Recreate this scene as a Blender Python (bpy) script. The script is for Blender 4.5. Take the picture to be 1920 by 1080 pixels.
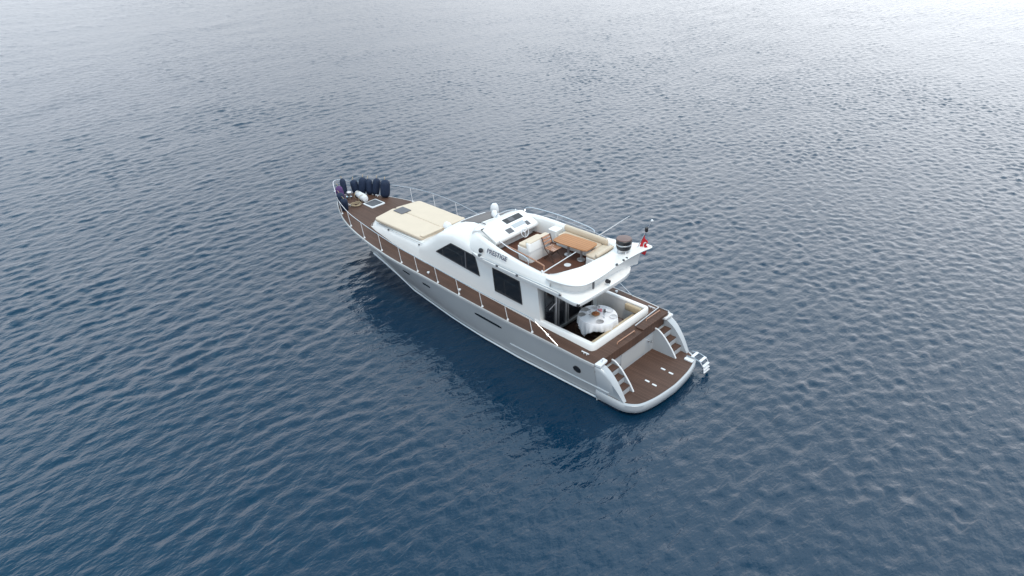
import bpy, bmesh, math, random
import numpy as np
from mathutils import Vector, Matrix
rnd = random.Random(7)
for o in list(bpy.data.objects): bpy.data.objects.remove(o)
SC = bpy.context.scene
COL = SC.collection

# ------------------------------------------------------------------ camera
CAM = (-10.24774, 18.3973, 16.01029); YAW, PITCH, ROLL, FPX = -0.79922, 0.51689, -0.02976, 1400.9
fw = Vector((math.cos(PITCH)*math.cos(YAW), math.cos(PITCH)*math.sin(YAW), -math.sin(PITCH)))
rt = fw.cross(Vector((0, 0, 1))).normalized(); up = rt.cross(fw)
rt, up = (math.cos(ROLL)*rt + math.sin(ROLL)*up), (-math.sin(ROLL)*rt + math.cos(ROLL)*up)
cd = bpy.data.cameras.new('camera'); cam = bpy.data.objects.new('camera', cd); COL.objects.link(cam)
m = Matrix((rt, up, -fw)).transposed().to_4x4(); m.translation = Vector(CAM); cam.matrix_world = m
cd.sensor_width = 36; cd.lens = 36*FPX/1920; cd.clip_start = 0.3; cd.clip_end = 20000
SC.camera = cam

# ------------------------------------------------------------------ sky, sun, exposure
SUN_EL, SUN_AZ = math.radians(65), math.radians(150)      # direction to the sun: az measured from +x towards +y
W = bpy.data.worlds.new('World'); SC.world = W; W.use_nodes = True
nt = W.node_tree; nt.nodes.clear(); N = nt.nodes.new; Lk = nt.links.new
out = N('ShaderNodeOutputWorld'); bg = N('ShaderNodeBackground'); bg2 = N('ShaderNodeBackground'); mix = N('ShaderNodeMixShader')
sky = N('ShaderNodeTexSky'); sky.sky_type = 'NISHITA'; sky.sun_disc = False
sky.sun_elevation = SUN_EL; sky.sun_rotation = math.pi/2 - SUN_AZ
sky.air_density = 1.0; sky.dust_density = 2.0; sky.ozone_density = 1.5
Lk(sky.outputs[0], bg.inputs[0]); bg.inputs[1].default_value = 0.09
# overcast layer: soft cloud noise, thin and bright round the hidden sun
tc = N('ShaderNodeTexCoord'); mp = N('ShaderNodeMapping'); mp.inputs['Scale'].default_value = (1, 1, 2.2)
nz = N('ShaderNodeTexNoise'); nz.inputs['Scale'].default_value = 2.4; nz.inputs['Detail'].default_value = 5
Lk(tc.outputs['Generated'], mp.inputs[0]); Lk(mp.outputs[0], nz.inputs['Vector'])
cr = N('ShaderNodeMapRange'); cr.inputs[1].default_value = .3; cr.inputs[2].default_value = .7; cr.inputs[3].default_value = .78; cr.inputs[4].default_value = 1.18
Lk(nz.outputs[0], cr.inputs[0])
dt = N('ShaderNodeVectorMath'); dt.operation = 'DOT_PRODUCT'
GA, GE = math.radians(-84), math.radians(22)
dt.inputs[1].default_value = (math.cos(GE)*math.cos(GA), math.cos(GE)*math.sin(GA), math.sin(GE))
Lk(tc.outputs['Generated'], dt.inputs[0])
gl = N('ShaderNodeMapRange'); gl.interpolation_type = 'SMOOTHSTEP'
gl.inputs[1].default_value = .6; gl.inputs[2].default_value = 1; gl.inputs[3].default_value = .95; gl.inputs[4].default_value = 1.75
Lk(dt.outputs['Value'], gl.inputs[0])
d2 = N('ShaderNodeVectorMath'); d2.operation = 'DOT_PRODUCT'; d2.inputs[1].default_value = (math.cos(.4)*math.cos(.05), math.cos(.4)*math.sin(.05), math.sin(.4)); Lk(tc.outputs['Generated'], d2.inputs[0])
gb = N('ShaderNodeMapRange'); gb.interpolation_type = 'SMOOTHSTEP'; gb.inputs[1].default_value = .7; gb.inputs[2].default_value = 1; gb.inputs[3].default_value = 0; gb.inputs[4].default_value = .4; Lk(d2.outputs['Value'], gb.inputs[0])
ga = N('ShaderNodeMath'); ga.operation = 'ADD'; Lk(gl.outputs[0], ga.inputs[0]); Lk(gb.outputs[0], ga.inputs[1])
mu = N('ShaderNodeMath'); mu.operation = 'MULTIPLY'; Lk(cr.outputs[0], mu.inputs[0]); Lk(ga.outputs[0], mu.inputs[1])
SKYL = 1.62
mu2 = N('ShaderNodeMath'); mu2.operation = 'MULTIPLY'; mu2.inputs[1].default_value = SKYL; Lk(mu.outputs[0], mu2.inputs[0])
sp = N('ShaderNodeSeparateXYZ'); Lk(tc.outputs['Generated'], sp.inputs[0])
ramp = N('ShaderNodeValToRGB'); Lk(sp.outputs['Z'], ramp.inputs[0]); ce = ramp.color_ramp; ce.interpolation = 'EASE'
ce.elements[0].position = 0; ce.elements[0].color = (.62, .65, .70, 1); ce.elements[1].position = 1; ce.elements[1].color = (.17, .44, .62, 1)
for p_, c_ in ((.2, (.74, .78, .84, 1)), (.36, (.92, .98, 1.05, 1)), (.55, (.62, .82, .97, 1)), (.75, (.27, .56, .78, 1))): e_ = ce.elements.new(p_); e_.color = c_
# brighter, whiter veil round the hidden sun side
gm = N('ShaderNodeMapRange'); gm.inputs[1].default_value = 0; gm.inputs[2].default_value = 1; gm.inputs[3].default_value = 0; gm.inputs[4].default_value = .5
g2 = N('ShaderNodeMapRange'); g2.interpolation_type = 'SMOOTHSTEP'; g2.inputs[1].default_value = .2; g2.inputs[2].default_value = 1; Lk(dt.outputs['Value'], g2.inputs[0]); Lk(g2.outputs[0], gm.inputs[0])
cm = N('ShaderNodeMix'); cm.data_type = 'RGBA'; cm.inputs[7].default_value = (1, 1, 1, 1); Lk(gm.outputs[0], cm.inputs[0]); Lk(ramp.outputs[0], cm.inputs[6])
Lk(cm.outputs[2], bg2.inputs[0]); Lk(mu2.outputs[0], bg2.inputs[1])
mix.inputs[0].default_value = .82
Lk(bg.outputs[0], mix.inputs[1]); Lk(bg2.outputs[0], mix.inputs[2]); Lk(mix.outputs[0], out.inputs[0])
sd = bpy.data.lights.new('sun', 'SUN'); sd.energy = 1.75; sd.angle = math.radians(16); sd.color = (1, .89, .76)
sun = bpy.data.objects.new('sun', sd); COL.objects.link(sun)
sv = Vector((math.cos(SUN_EL)*math.cos(SUN_AZ), math.cos(SUN_EL)*math.sin(SUN_AZ), math.sin(SUN_EL)))
sun.rotation_euler = sv.to_track_quat('Z', 'Y').to_euler(); sun.location = (0, 0, 40)
SC.view_settings.view_transform = 'Standard'; SC.view_settings.look = 'None'; SC.view_settings.exposure = 0.06; SC.view_settings.gamma = 1

# ------------------------------------------------------------------ materials
def mat(name, col, rough=.5, metal=0, spec=.5, var=.06, vscale=3.0, bump=0, bscale=60, coat=0, ior=None):
    M = bpy.data.materials.new(name); M.use_nodes = True; t = M.node_tree; b = t.nodes['Principled BSDF']
    b.inputs['Roughness'].default_value = rough; b.inputs['Metallic'].default_value = metal
    b.inputs['Specular IOR Level'].default_value = spec; b.inputs['Coat Weight'].default_value = coat
    if ior: b.inputs['IOR'].default_value = ior
    c = t.nodes.new('ShaderNodeTexCoord'); n = t.nodes.new('ShaderNodeTexNoise'); n.inputs['Scale'].default_value = vscale; n.inputs['Detail'].default_value = 4
    t.links.new(c.outputs['Object'], n.inputs['Vector'])
    r = t.nodes.new('ShaderNodeMix'); r.data_type = 'RGBA'
    r.inputs[6].default_value = (*[max(0, x*(1-var)) for x in col], 1); r.inputs[7].default_value = (*[min(1, x*(1+var)) for x in col], 1)
    t.links.new(n.outputs[0], r.inputs[0]); t.links.new(r.outputs[2], b.inputs['Base Color'])
    if bump:
        n2 = t.nodes.new('ShaderNodeTexNoise'); n2.inputs['Scale'].default_value = bscale; t.links.new(c.outputs['Object'], n2.inputs['Vector'])
        bp = t.nodes.new('ShaderNodeBump'); bp.inputs['Strength'].default_value = bump; bp.inputs['Distance'].default_value = .02
        t.links.new(n2.outputs[0], bp.inputs['Height']); t.links.new(bp.outputs[0], b.inputs['Normal'])
    return M
def teak(name, dark, light, axis='y', w=.07, wear=.5):
    M = bpy.data.materials.new(name); M.use_nodes = True; t = M.node_tree; b = t.nodes['Principled BSDF']; b.inputs['Roughness'].default_value = .62
    b.inputs['Specular IOR Level'].default_value = .3
    c = t.nodes.new('ShaderNodeTexCoord'); s = t.nodes.new('ShaderNodeSeparateXYZ'); t.links.new(c.outputs['Object'], s.inputs[0])
    d = t.nodes.new('ShaderNodeMath'); d.operation = 'DIVIDE'; d.inputs[1].default_value = w; t.links.new(s.outputs['XYZ'.index(axis.upper())], d.inputs[0])
    f = t.nodes.new('ShaderNodeMath'); f.operation = 'FLOOR'; t.links.new(d.outputs[0], f.inputs[0])
    wn = t.nodes.new('ShaderNodeTexWhiteNoise'); wn.noise_dimensions = '1D'; t.links.new(f.outputs[0], wn.inputs['W'])
    fr = t.nodes.new('ShaderNodeMath'); fr.operation = 'FRACT'; t.links.new(d.outputs[0], fr.inputs[0])
    lt = t.nodes.new('ShaderNodeMath'); lt.operation = 'LESS_THAN'; lt.inputs[1].default_value = .1; t.links.new(fr.outputs[0], lt.inputs[0])
    n = t.nodes.new('ShaderNodeTexNoise'); n.inputs['Scale'].default_value = 1.1; n.inputs['Detail'].default_value = 6; t.links.new(c.outputs['Object'], n.inputs['Vector'])
    a = t.nodes.new('ShaderNodeMath'); a.operation = 'MULTIPLY_ADD'; a.inputs[1].default_value = .35; t.links.new(wn.outputs[0], a.inputs[0])
    n2 = t.nodes.new('ShaderNodeMath'); n2.operation = 'MULTIPLY'; n2.inputs[1].default_value = .75; t.links.new(n.outputs[0], n2.inputs[0]); t.links.new(n2.outputs[0], a.inputs[2])
    x = t.nodes.new('ShaderNodeMix'); x.data_type = 'RGBA'; x.inputs[6].default_value = (*dark, 1); x.inputs[7].default_value = (*light, 1); t.links.new(a.outputs[0], x.inputs[0])
    y = t.nodes.new('ShaderNodeMix'); y.data_type = 'RGBA'; y.inputs[7].default_value = (*[v*.45 for v in dark], 1); t.links.new(lt.outputs[0], y.inputs[0]); t.links.new(x.outputs[2], y.inputs[6])
    t.links.new(y.outputs[2], b.inputs['Base Color']); return M
M = dict(
    gel=mat('white_gelcoat', (.80, .785, .765), .28, var=.035, vscale=1.2, coat=.3),
    gel_grey=mat('pale_grey_gelcoat', (.43, .45, .47), .32, var=.05, vscale=1.5, coat=.2),
    hull=mat('grey_hull_paint', (.46, .46, .46), .3, var=.1, vscale=.7, coat=.3),
    strip=mat('white_boot_stripe', (.66, .68, .7), .35, var=.12, vscale=2),
    anti=mat('antifouling', (.02, .03, .06), .6),
    teak=teak('weathered_teak_deck', (.056, .029, .02), (.132, .072, .051)),
    teak_fly=teak('red_brown_teak', (.075, .03, .018), (.15, .065, .042)),
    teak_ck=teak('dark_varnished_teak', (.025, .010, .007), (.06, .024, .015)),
    table=teak('golden_teak_table', (.33, .145, .06), (.52, .255, .12), 'y', .12),
    glass=mat('dark_tinted_glass', (.012, .014, .018), .06, spec=.5, var=.3, vscale=2),
    screen=mat('smoked_windscreen', (.055, .05, .052), .35, var=.15, vscale=2),
    black=mat('black_plastic', (.02, .02, .024), .4),
    dark_grey=mat('dark_grey_plastic', (.1, .1, .11), .5),
    steel=mat('stainless_steel', (.62, .63, .65), .22, metal=1, var=.04),
    alu=mat('brushed_aluminium', (.55, .55, .56), .4, metal=.8),
    cream=mat('cream_vinyl', (.63, .52, .40), .6, var=.06, vscale=2.5, bump=.15, bscale=14),
    cream2=mat('tan_vinyl', (.5, .4, .27), .6, var=.08, vscale=2.5, bump=.15, bscale=14),
    cloth=mat('white_linen', (.82, .82, .85), .85, var=.03, bump=.2, bscale=25),
    china=mat('white_china', (.7, .71, .73), .4),
    wine=mat('drinking_glass', (.45, .47, .5), .05, coat=.5),
    navy=mat('navy_fender_cover', (.005, .016, .046), .75, var=.3, vscale=7, bump=.3, bscale=25),
    purple=mat('purple_fender_cover', (.085, .035, .13), .75, var=.25, vscale=7, bump=.3, bscale=25),
    canvas=mat('white_canvas', (.7, .7, .71), .8, var=.05, bump=.4, bscale=9),
    red=mat('red_flag_cloth', (.55, .02, .03), .8, var=.1),
    white=mat('white_paint', (.75, .75, .76), .4),
    brown=mat('brown_lid', (.16, .1, .09), .5),
    wood=mat('varnished_wood', (.4, .2, .12), .3, var=.15, vscale=8, coat=.4),
    darkwood=mat('dark_chair_wood', (.05, .022, .013), .4, var=.2, vscale=9),
    rope=mat('tan_rope', (.4, .31, .2), .9, var=.2, vscale=20),
    fruit=mat('orange_brown_fruit', (.3, .1, .03), .5, var=.4, vscale=30),
    rose=mat('pink_petals', (.65, .25, .28), .7, var=.2, vscale=30),
    navyink=mat('navy_lettering', (.03, .04, .09), .5),
)

# ------------------------------------------------------------------ mesh helper
class MB:
    def __init__(s): s.v = []; s.f = []
    def add(s, vs, fs):
        k = len(s.v); s.v += [tuple(v) for v in vs]; s.f += [tuple(i+k for i in f) for f in fs]; return s
    def loft(s, rings, closed=True, caps=(True, True)):
        n = len(rings[0]); vs = [p for r in rings for p in r]; fs = []
        for i in range(len(rings)-1):
            for j in range(n if closed else n-1):
                a, b = i*n+j, i*n+(j+1) % n; fs.append((a, b, b+n, a+n))
        if closed and caps[0]: fs.append(tuple(range(n))[::-1])
        if closed and caps[1]: fs.append(tuple(range((len(rings)-1)*n, len(rings)*n)))
        return s.add(vs, fs)
    def prism(s, poly, z0, z1, tz=None):                       # poly (x, y) extruded in z; z may be functions of (x, y)
        g = lambda z, p: z(*p) if callable(z) else z
        return s.loft([[(p[0], p[1], g(z0, p)) for p in poly], [(p[0], p[1], g(z1, p)) for p in poly]])
    def prism_y(s, poly, y0, y1):                              # poly (x, z) extruded in y
        return s.loft([[(p[0], y0, p[1]) for p in poly], [(p[0], y1, p[1]) for p in poly]])
    def box(s, x0, x1, y0, y1, z0, z1): return s.prism([(x0, y0), (x1, y0), (x1, y1), (x0, y1)], z0, z1)
    def tube(s, pts, r, n=8, taper=None):
        pts = [Vector(p) for p in pts]; rings = []; prev = None
        for i, p in enumerate(pts):
            d = (pts[min(i+1, len(pts)-1)] - pts[max(i-1, 0)]).normalized()
            a = (prev - d*prev.dot(d)) if prev else d.orthogonal()
            a.normalize(); prev = a; b = d.cross(a); rr = r if taper is None else r + (taper-r)*i/(len(pts)-1)
            rings.append([p + (a*math.cos(t) + b*math.sin(t))*rr for t in [2*math.pi*k/n for k in range(n)]])
        return s.loft(rings)
    def lathe(s, prof, c, n=20, axis=(0, 0, 1)):               # prof: (radius, height)
        q = Vector((0, 0, 1)).rotation_difference(Vector(axis).normalized()); c = Vector(c)
        return s.loft([[c + q @ Vector((r*math.cos(2*math.pi*k/n), r*math.sin(2*math.pi*k/n), h)) for k in range(n)] for r, h in prof])
    def ball(s, c, r, sz=1, n=14):
        return s.lathe([(max(1e-4, r*math.cos(a)), r*sz*math.sin(a)) for a in [-math.pi/2+math.pi*i/8 for i in range(9)]], c, n)
    def quad(s, *p): return s.add(p, [tuple(range(len(p)))])
    def build(s, name, m, parent=None, sharp=35, bevel=0, seg=2, solid=0, subsurf=0, loc=None):
        off = Vector((0, 0, 0)); q = parent
        while q is not None: off += q.location; q = q.parent
        if loc is not None: off += Vector(loc)
        me = bpy.data.meshes.new(name); me.from_pydata([tuple(Vector(v)-off) for v in s.v], [], s.f)
        bm = bmesh.new(); bm.from_mesh(me); bmesh.ops.remove_doubles(bm, verts=bm.verts, dist=1e-5)
        bmesh.ops.recalc_face_normals(bm, faces=bm.faces); bm.to_mesh(me); bm.free()
        for p in me.polygons: p.use_smooth = True
        me.set_sharp_from_angle(angle=math.radians(sharp)); me.materials.append(M[m] if isinstance(m, str) else m)
        o = bpy.data.objects.new(name, me); COL.objects.link(o); o.parent = parent
        if loc is not None: o.location = loc
        if solid: x = o.modifiers.new('solid', 'SOLIDIFY'); x.thickness = solid; x.offset = 0
        if bevel:
            x = o.modifiers.new('bevel', 'BEVEL'); x.width = bevel; x.segments = seg; x.limit_method = 'ANGLE'; x.angle_limit = math.radians(40); x.harden_normals = True
        if subsurf: x = o.modifiers.new('sub', 'SUBSURF'); x.levels = x.render_levels = subsurf
        return o
def thing(name, loc, label, cat, group=None):
    o = bpy.data.objects.new(name, None); COL.objects.link(o); o.location = loc; o['label'] = label; o['category'] = cat
    if group: o['group'] = group
    o.empty_display_size = .3; return o
def tag(o, label, cat, group=None):
    o['label'] = label; o['category'] = cat
    if group: o['group'] = group
    return o
def I(x, xs, ys): return float(np.interp(x, xs, ys))
def smooth(pts, n=6, closed=False):                            # Catmull-Rom
    P = [Vector(p) for p in pts]; out = []; L = len(P)
    for i in range(L if closed else L-1):
        p0, p1, p2, p3 = (P[(i+k-1) % L] if closed else P[min(max(i+k-1, 0), L-1)] for k in range(4))
        for j in range(n):
            t = j/n; out.append(.5*((2*p1)+(p2-p0)*t+(2*p0-5*p1+4*p2-p3)*t*t+(3*p1-p0-3*p2+p3)*t**3))
    if not closed: out.append(P[-1])
    return out
def rrect(x0, x1, y0, y1, r, n=5):
    P = []
    for cx, cy, a in ((x1-r, y1-r, 0), (x0+r, y1-r, 90), (x0+r, y0+r, 180), (x1-r, y0+r, 270)):
        P += [(cx+r*math.cos(math.radians(a+90*i/n)), cy+r*math.sin(math.radians(a+90*i/n))) for i in range(n+1)]
    return P

# ------------------------------------------------------------------ sea: one sheet to the horizon, wind waves running along the hull
def sea():
    rs = np.random.default_rng(11); n, L = 1024, 112.0
    k1 = np.fft.fftfreq(n, L/n)*2*np.pi; kx, ky = np.meshgrid(k1, k1, indexing='ij'); k = np.hypot(kx, ky); k[0, 0] = 1
    th = np.arctan2(ky, kx) - math.radians(183)
    def spec(kp, spread, iso, kmax): 
        D = np.where(np.cos(th) > 0, np.abs(np.cos(th))**spread, 0) + iso
        S = k**-4.0*np.exp(-(kp/k)**2)*D*np.exp(-(k/kmax)**2); S[0, 0] = 0; return S
    g = (rs.normal(size=(n, n)) + 1j*rs.normal(size=(n, n)))
    def field(S, slope):
        h = np.fft.ifft2(np.sqrt(S)*g); h = h.real
        gx = np.gradient(h, L/n, axis=0); gy = np.gradient(h, L/n, axis=1)
        return h*slope/np.sqrt((gx**2+gy**2).mean())
    Hd = field(spec(2*np.pi/.72, 5, .06, 2*np.pi/.25), .135)
    g = np.roll(g, (311, 97), (0, 1)); Hi = field(spec(2*np.pi/.46, 2, .4, 2*np.pi/.24), .14)
    g = np.roll(g, (77, 401), (0, 1)); G = field(np.exp(-(k/(2*np.pi/14))**2), 1); G = np.clip(1+.2*G/G.std(), .6, 1.4)   # gusts and slicks
    H = field(spec(2*np.pi/9, 8, .03, 2*np.pi/3), .012)
    def axis(a, b):
        core = list(np.arange(a, b, .105)); st = .105; x = core[-1]; hi = []
        while x < 9000: st = st*1.009 if x < b+150 else st*1.35; x += st; hi.append(x)
        st = .105; x = core[0]; lo = []
        while x > -9000: st = st*1.009 if x > a-140 else st*1.35; x -= st; lo.append(x)
        return np.array(lo[::-1]+core+hi)
    X, Y = axis(-12, 40), axis(-42, 18)
    xi, yi = (X/(L/n)) % n, (Y/(L/n)) % n
    bil = lambda H: H[np.ix_(x0, y0)]*(1-fx)*(1-fy)+H[np.ix_(x1, y0)]*fx*(1-fy)+H[np.ix_(x0, y1)]*(1-fx)*fy+H[np.ix_(x1, y1)]*fx*fy
    x0, y0 = xi.astype(int), yi.astype(int); fx, fy = (xi-x0)[:, None], (yi-y0)[None, :]
    x1, y1 = (x0+1) % n, (y0+1) % n
    GX, GY = np.meshgrid(X, Y, indexing='ij'); d = np.hypot(GX-9, GY)
    w = 1/(1+np.exp(-(-GY-.45*GX-1)/4))                       # confused ripple astern and to leeward
    Z = bil(H) + bil(G)*((1-.5*w)*bil(Hd) + .85*w*bil(Hi))
    Z *= np.clip((500-d)/300, 0, 1)
    # calmer water in the lee of the hull
    lee = np.exp(-(((GX-7)/8.5)**2 + ((GY-2.2)/4.5)**2)**1.5); Z *= 1-.4*lee
    nx, ny = len(X), len(Y); v = np.stack([GX, GY, Z], -1).reshape(-1, 3)
    idx = np.arange(nx*ny).reshape(nx, ny); q = np.stack([idx[:-1, :-1], idx[1:, :-1], idx[1:, 1:], idx[:-1, 1:]], -1).reshape(-1, 4)
    me = bpy.data.meshes.new('sea_water'); me.vertices.add(len(v)); me.vertices.foreach_set('co', v.ravel().astype('f4'))
    me.loops.add(q.size); me.loops.foreach_set('vertex_index', q.ravel().astype('i4'))
    me.polygons.add(len(q)); me.polygons.foreach_set('loop_start', np.arange(0, q.size, 4, dtype='i4'))
    me.polygons.foreach_set('use_smooth', np.ones(len(q), bool)); me.update(); me.validate()
    W = bpy.data.materials.new('deep_sea_water'); W.use_nodes = True; t = W.node_tree; b = t.nodes['Principled BSDF']
    b.inputs['Base Color'].default_value = (.0001, .020, .047, 1); b.inputs['Roughness'].default_value = .035; b.inputs['IOR'].default_value = 1.5
    c = t.nodes.new('ShaderNodeTexCoord'); hs = None
    for sc, st, rot, stretch in ((3.1, 1.0, 3, .5), (7.0, .42, -12, .5), (15., .15, 20, .7)):
        mp = t.nodes.new('ShaderNodeMapping'); mp.inputs['Rotation'].default_value = (0, 0, math.radians(rot)); mp.inputs['Scale'].default_value = (1, stretch, 1)
        nz = t.nodes.new('ShaderNodeTexNoise'); nz.inputs['Scale'].default_value = sc; nz.inputs['Detail'].default_value = 2; nz.inputs['Distortion'].default_value = .4
        t.links.new(c.outputs['Object'], mp.inputs[0]); t.links.new(mp.outputs[0], nz.inputs['Vector'])
        a = t.nodes.new('ShaderNodeMath'); a.operation = 'MULTIPLY_ADD'; a.inputs[1].default_value = st; t.links.new(nz.outputs[0], a.inputs[0])
        if hs: t.links.new(hs, a.inputs[2])
        else: a.inputs[2].default_value = 0
        hs = a.outputs[0]
    bp = t.nodes.new('ShaderNodeBump'); bp.inputs['Strength'].default_value = 1; bp.inputs['Distance'].default_value = .042
    t.links.new(hs, bp.inputs['Height']); t.links.new(bp.outputs[0], b.inputs['Normal'])
    me.materials.append(W)
    o = bpy.data.objects.new('sea_water', me); COL.objects.link(o); o['kind'] = 'structure'
    o['label'] = 'rippled deep blue open sea around the yacht'; o['category'] = 'sea'
sea()

# ------------------------------------------------------------------ hull lines
SX = [.6, 2, 4, 6, 8.4, 10, 12, 13.2, 14.5, 16, 18, 19]; SZ = [1.58, 1.6, 1.66, 1.7, 1.8, 1.9, 2.0, 2.12, 2.22, 2.3, 2.38, 2.42]
YX = [.6, 2, 4, 11.9, 13.1, 14.2, 15.5, 16.64, 17.8, 18.5, 18.95]; YY = [2.12, 2.22, 2.25, 2.25, 2.22, 2.12, 1.88, 1.52, .95, .48, .03]
_p = smooth([(x, y, 0) for x, y in zip(YX, YY)], 8); YX2 = [p.x for p in _p]; YY2 = [max(.02, p.y) for p in _p]
_p = smooth([(x, y, 0) for x, y in zip(SX, SZ)], 8); SX2 = [p.x for p in _p]; SZ2 = [p.y for p in _p]
ys = lambda x: I(x, YX2, YY2)
zs = lambda x: I(x, SX2, SZ2)
WX = [.6, 5.5, 7.5, 9.5, 12.4, 14, 15.6, 17]; WY = [1.8, 1.82, 1.72, 1.52, 1.1, .68, .3, .0]
yw = lambda x: max(.015, I(x, WX, WY))
X0 = 1.86
def hull_pt(s, z, side):                                       # s 0..1 stern to stem; z height
    xs_, xw_ = X0+(18.95-X0)*s, X0+(17.0-X0)*s
    zt = zs(xs_); h = z/zt; x = xw_+(xs_-xw_)*max(h, -.3)
    e = .75 + .75*max(0, (s-.45)/.55)
    if z < 0: y = yw(xw_)*(1+z*.5)
    else: y = yw(xw_)+(ys(xs_)-yw(xw_))*max(0, h)**e
    return (x, side*y, z)
def hull_y(x, z):                                              # half beam at x, z (inverse along s)
    lo, hi = 0, 1
    for _ in range(30):
        mm = (lo+hi)/2
        if hull_pt(mm, z, 1)[0] < x: lo = mm
        else: hi = mm
    return hull_pt(lo, z, 1)[1]

Y = thing('motor_yacht', (9.0, 0, 0), 'white and grey flybridge motor yacht with brown teak decks floating on the sea', 'yacht')
b = MB(); S = [i/60 for i in range(61)]
for side in (1, -1):
    rings = []
    for s in S:
        zt = zs(X0+(18.95-X0)*s)
        rings.append([hull_pt(s, z, side) for z in [-.55, -.25, 0, .12, .3, .55, .8, 1.05, 1.3]] + [hull_pt(s, zt*.9, side), hull_pt(s, zt, side)])
    b.loft(rings, closed=False)
hull = b.build('hull', 'hull', Y, sharp=50)
for side in (1, -1):                                           # white chine strip along the waterline
    b = MB(); rings = []
    for s in [i/60*.97 for i in range(-3, 61)]:
        rings.append([Vector(hull_pt(max(s, 0), z, side))+Vector((min(s, 0)*18, side*o, 0)) for z, o in ((-.06, .03), (-.03, .075), (.075, .085), (.1, .02))])
    b.loft(rings); b.build('waterline_strip', 'strip', hull)
    b = MB(); rings = []                                       # spray rail low on the aft quarter
    for x in [1.35+i*.3 for i in range(16)]:
        y0 = hull_y(max(x, 1.9), .6)-.02; rings.append([(x, side*y0, .57), (x, side*(y0+.05), .585), (x, side*(y0+.05), .61), (x, side*y0, .65)])
    b.loft(rings); b.build('spray_rail', 'gel_grey', hull)
    b = MB(); rings = []                                       # thin edge rail at the sheer
    for s in S:
        p = Vector(hull_pt(s, zs(X0+(18.95-X0)*s), side)); rings.append([p+Vector((0, side*o, z)) for o, z in ((-.04, -.05), (.022, -.05), (.022, .03), (-.04, .03))])
    b.loft(rings); b.build('gunwale_edge', 'hull', hull)
    for x, z, l in ((11.65, 1.56, .46), (10.4, 1.43, .46), (6.85, 1.26, 1.4)):   # slit windows in the topsides
        b = MB(); rings = []
        for i in range(9):
            xx = x+(i/8-.5)*l; hh = .05*math.sin(math.pi*min(1, max(.12, i/8, ) if i < 4 else max(.12, 1-i/8)+0))**.5 if 0 else (.055 if 0 < i < 8 else .03)
            zz = z+.012*(xx-x)*4
            rings.append([(xx, side*(hull_y(xx, zz-hh)+d), zz-hh) for d in (-.02, .012)] + [(xx, side*(hull_y(xx, zz+hh)+d), zz+hh) for d in (.012, -.02)])
        b.loft(rings); b.build('hull_window', 'glass', hull)
    yy = hull_y(2.62, 1.03); b = MB(); b.lathe([(.16, -.03), (.16, .02), (.125, .028), (.12, .01), (.001, .005)], (2.62, side*yy, 1.03), 18, (-.05, side, -.3)); b.build('round_porthole', 'black', hull)
# transom
b = MB(); b.prism_y([(X0, -.4), (X0+.05, -.4), (X0+.05, 1.56), (X0-.03, 1.56), (X0-.02, .9)], -1.95, 1.95)
tr = b.build('transom', 'gel_grey', Y, bevel=.02)
b = MB(); b.box(X0-.045, X0-.028, -.75, .7, .62, 1.3); b.build('garage_hatch', 'hull', tr, bevel=.012)
for y in (-.95, .95): b = MB(); b.lathe([(.05, 0), (.05, .03), (.02, .05), (.02, .09), (.045, .1), (.045, .12)], (X0-.03, y, 1.0), 12, (-1, 0, 0)); b.build('stern_fitting', 'steel', tr)

# teak deck, in strips round the cockpit well
zc = lambda x, y: zs(x)+.035+.075*max(0, min(1, (x-11)/4))*(1-min(1, abs(y)/max(.1, ys(x)))**2)
b = MB()
def deck_strip(x0, x1, ya, yb, n):
    g = []
    for i in range(n+1):
        x = x0+(x1-x0)*i/n; A, B = ya(x), yb(x); g.append([(x, A+(B-A)*j/8, zc(x, A+(B-A)*j/8)) for j in range(9)])
    b.loft(g, closed=False)
e = lambda x: ys(x)-.03
deck_strip(1.84, 2.3, lambda x: -e(x), lambda x: e(x), 3)
deck_strip(2.3, 4.9, lambda x: 1.52, e, 8); deck_strip(2.3, 4.9, lambda x: -e(x), lambda x: -1.52, 8)
deck_strip(4.9, 18.9, lambda x: -e(x), e, 70)
deck = b.build('teak_deck', 'teak', Y, sharp=60)
b = MB(); b.prism([(1.84, -2.16), (1.84, 2.16), (1.80, 2.0), (1.78, 0), (1.80, -2.0)], 1.3, 1.632); b.build('deck_nosing', 'teak', deck)
# raised stern locker lid on the starboard half with its grey rim, and two grab rails
b = MB(); b.prism([(1.78, -.5), (2.13, -.5), (2.13, -1.98), (1.72, -1.98)], 1.645, lambda x, y: 1.70+.08*(-y-.5)/1.5)
lid = b.build('stern_locker_lid', 'teak', Y, bevel=.015)
b = MB(); b.tube([(2.14, -.5, 1.72), (2.14, -1.98, 1.80), (1.72, -1.99, 1.80)], .025); b.build('lid_rim', 'alu', lid)
for (ya, yb, z) in ((.75, -.25, 1.69), (-.95, -1.8, 1.81)):
    b = MB(); b.tube([(1.99, ya, z-.05), (1.99, ya-.03, z+.02), (1.97, yb+.03, z+.03), (1.97, yb, z-.04)], .02); b.build('grab_rail', 'wood', Y)

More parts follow.
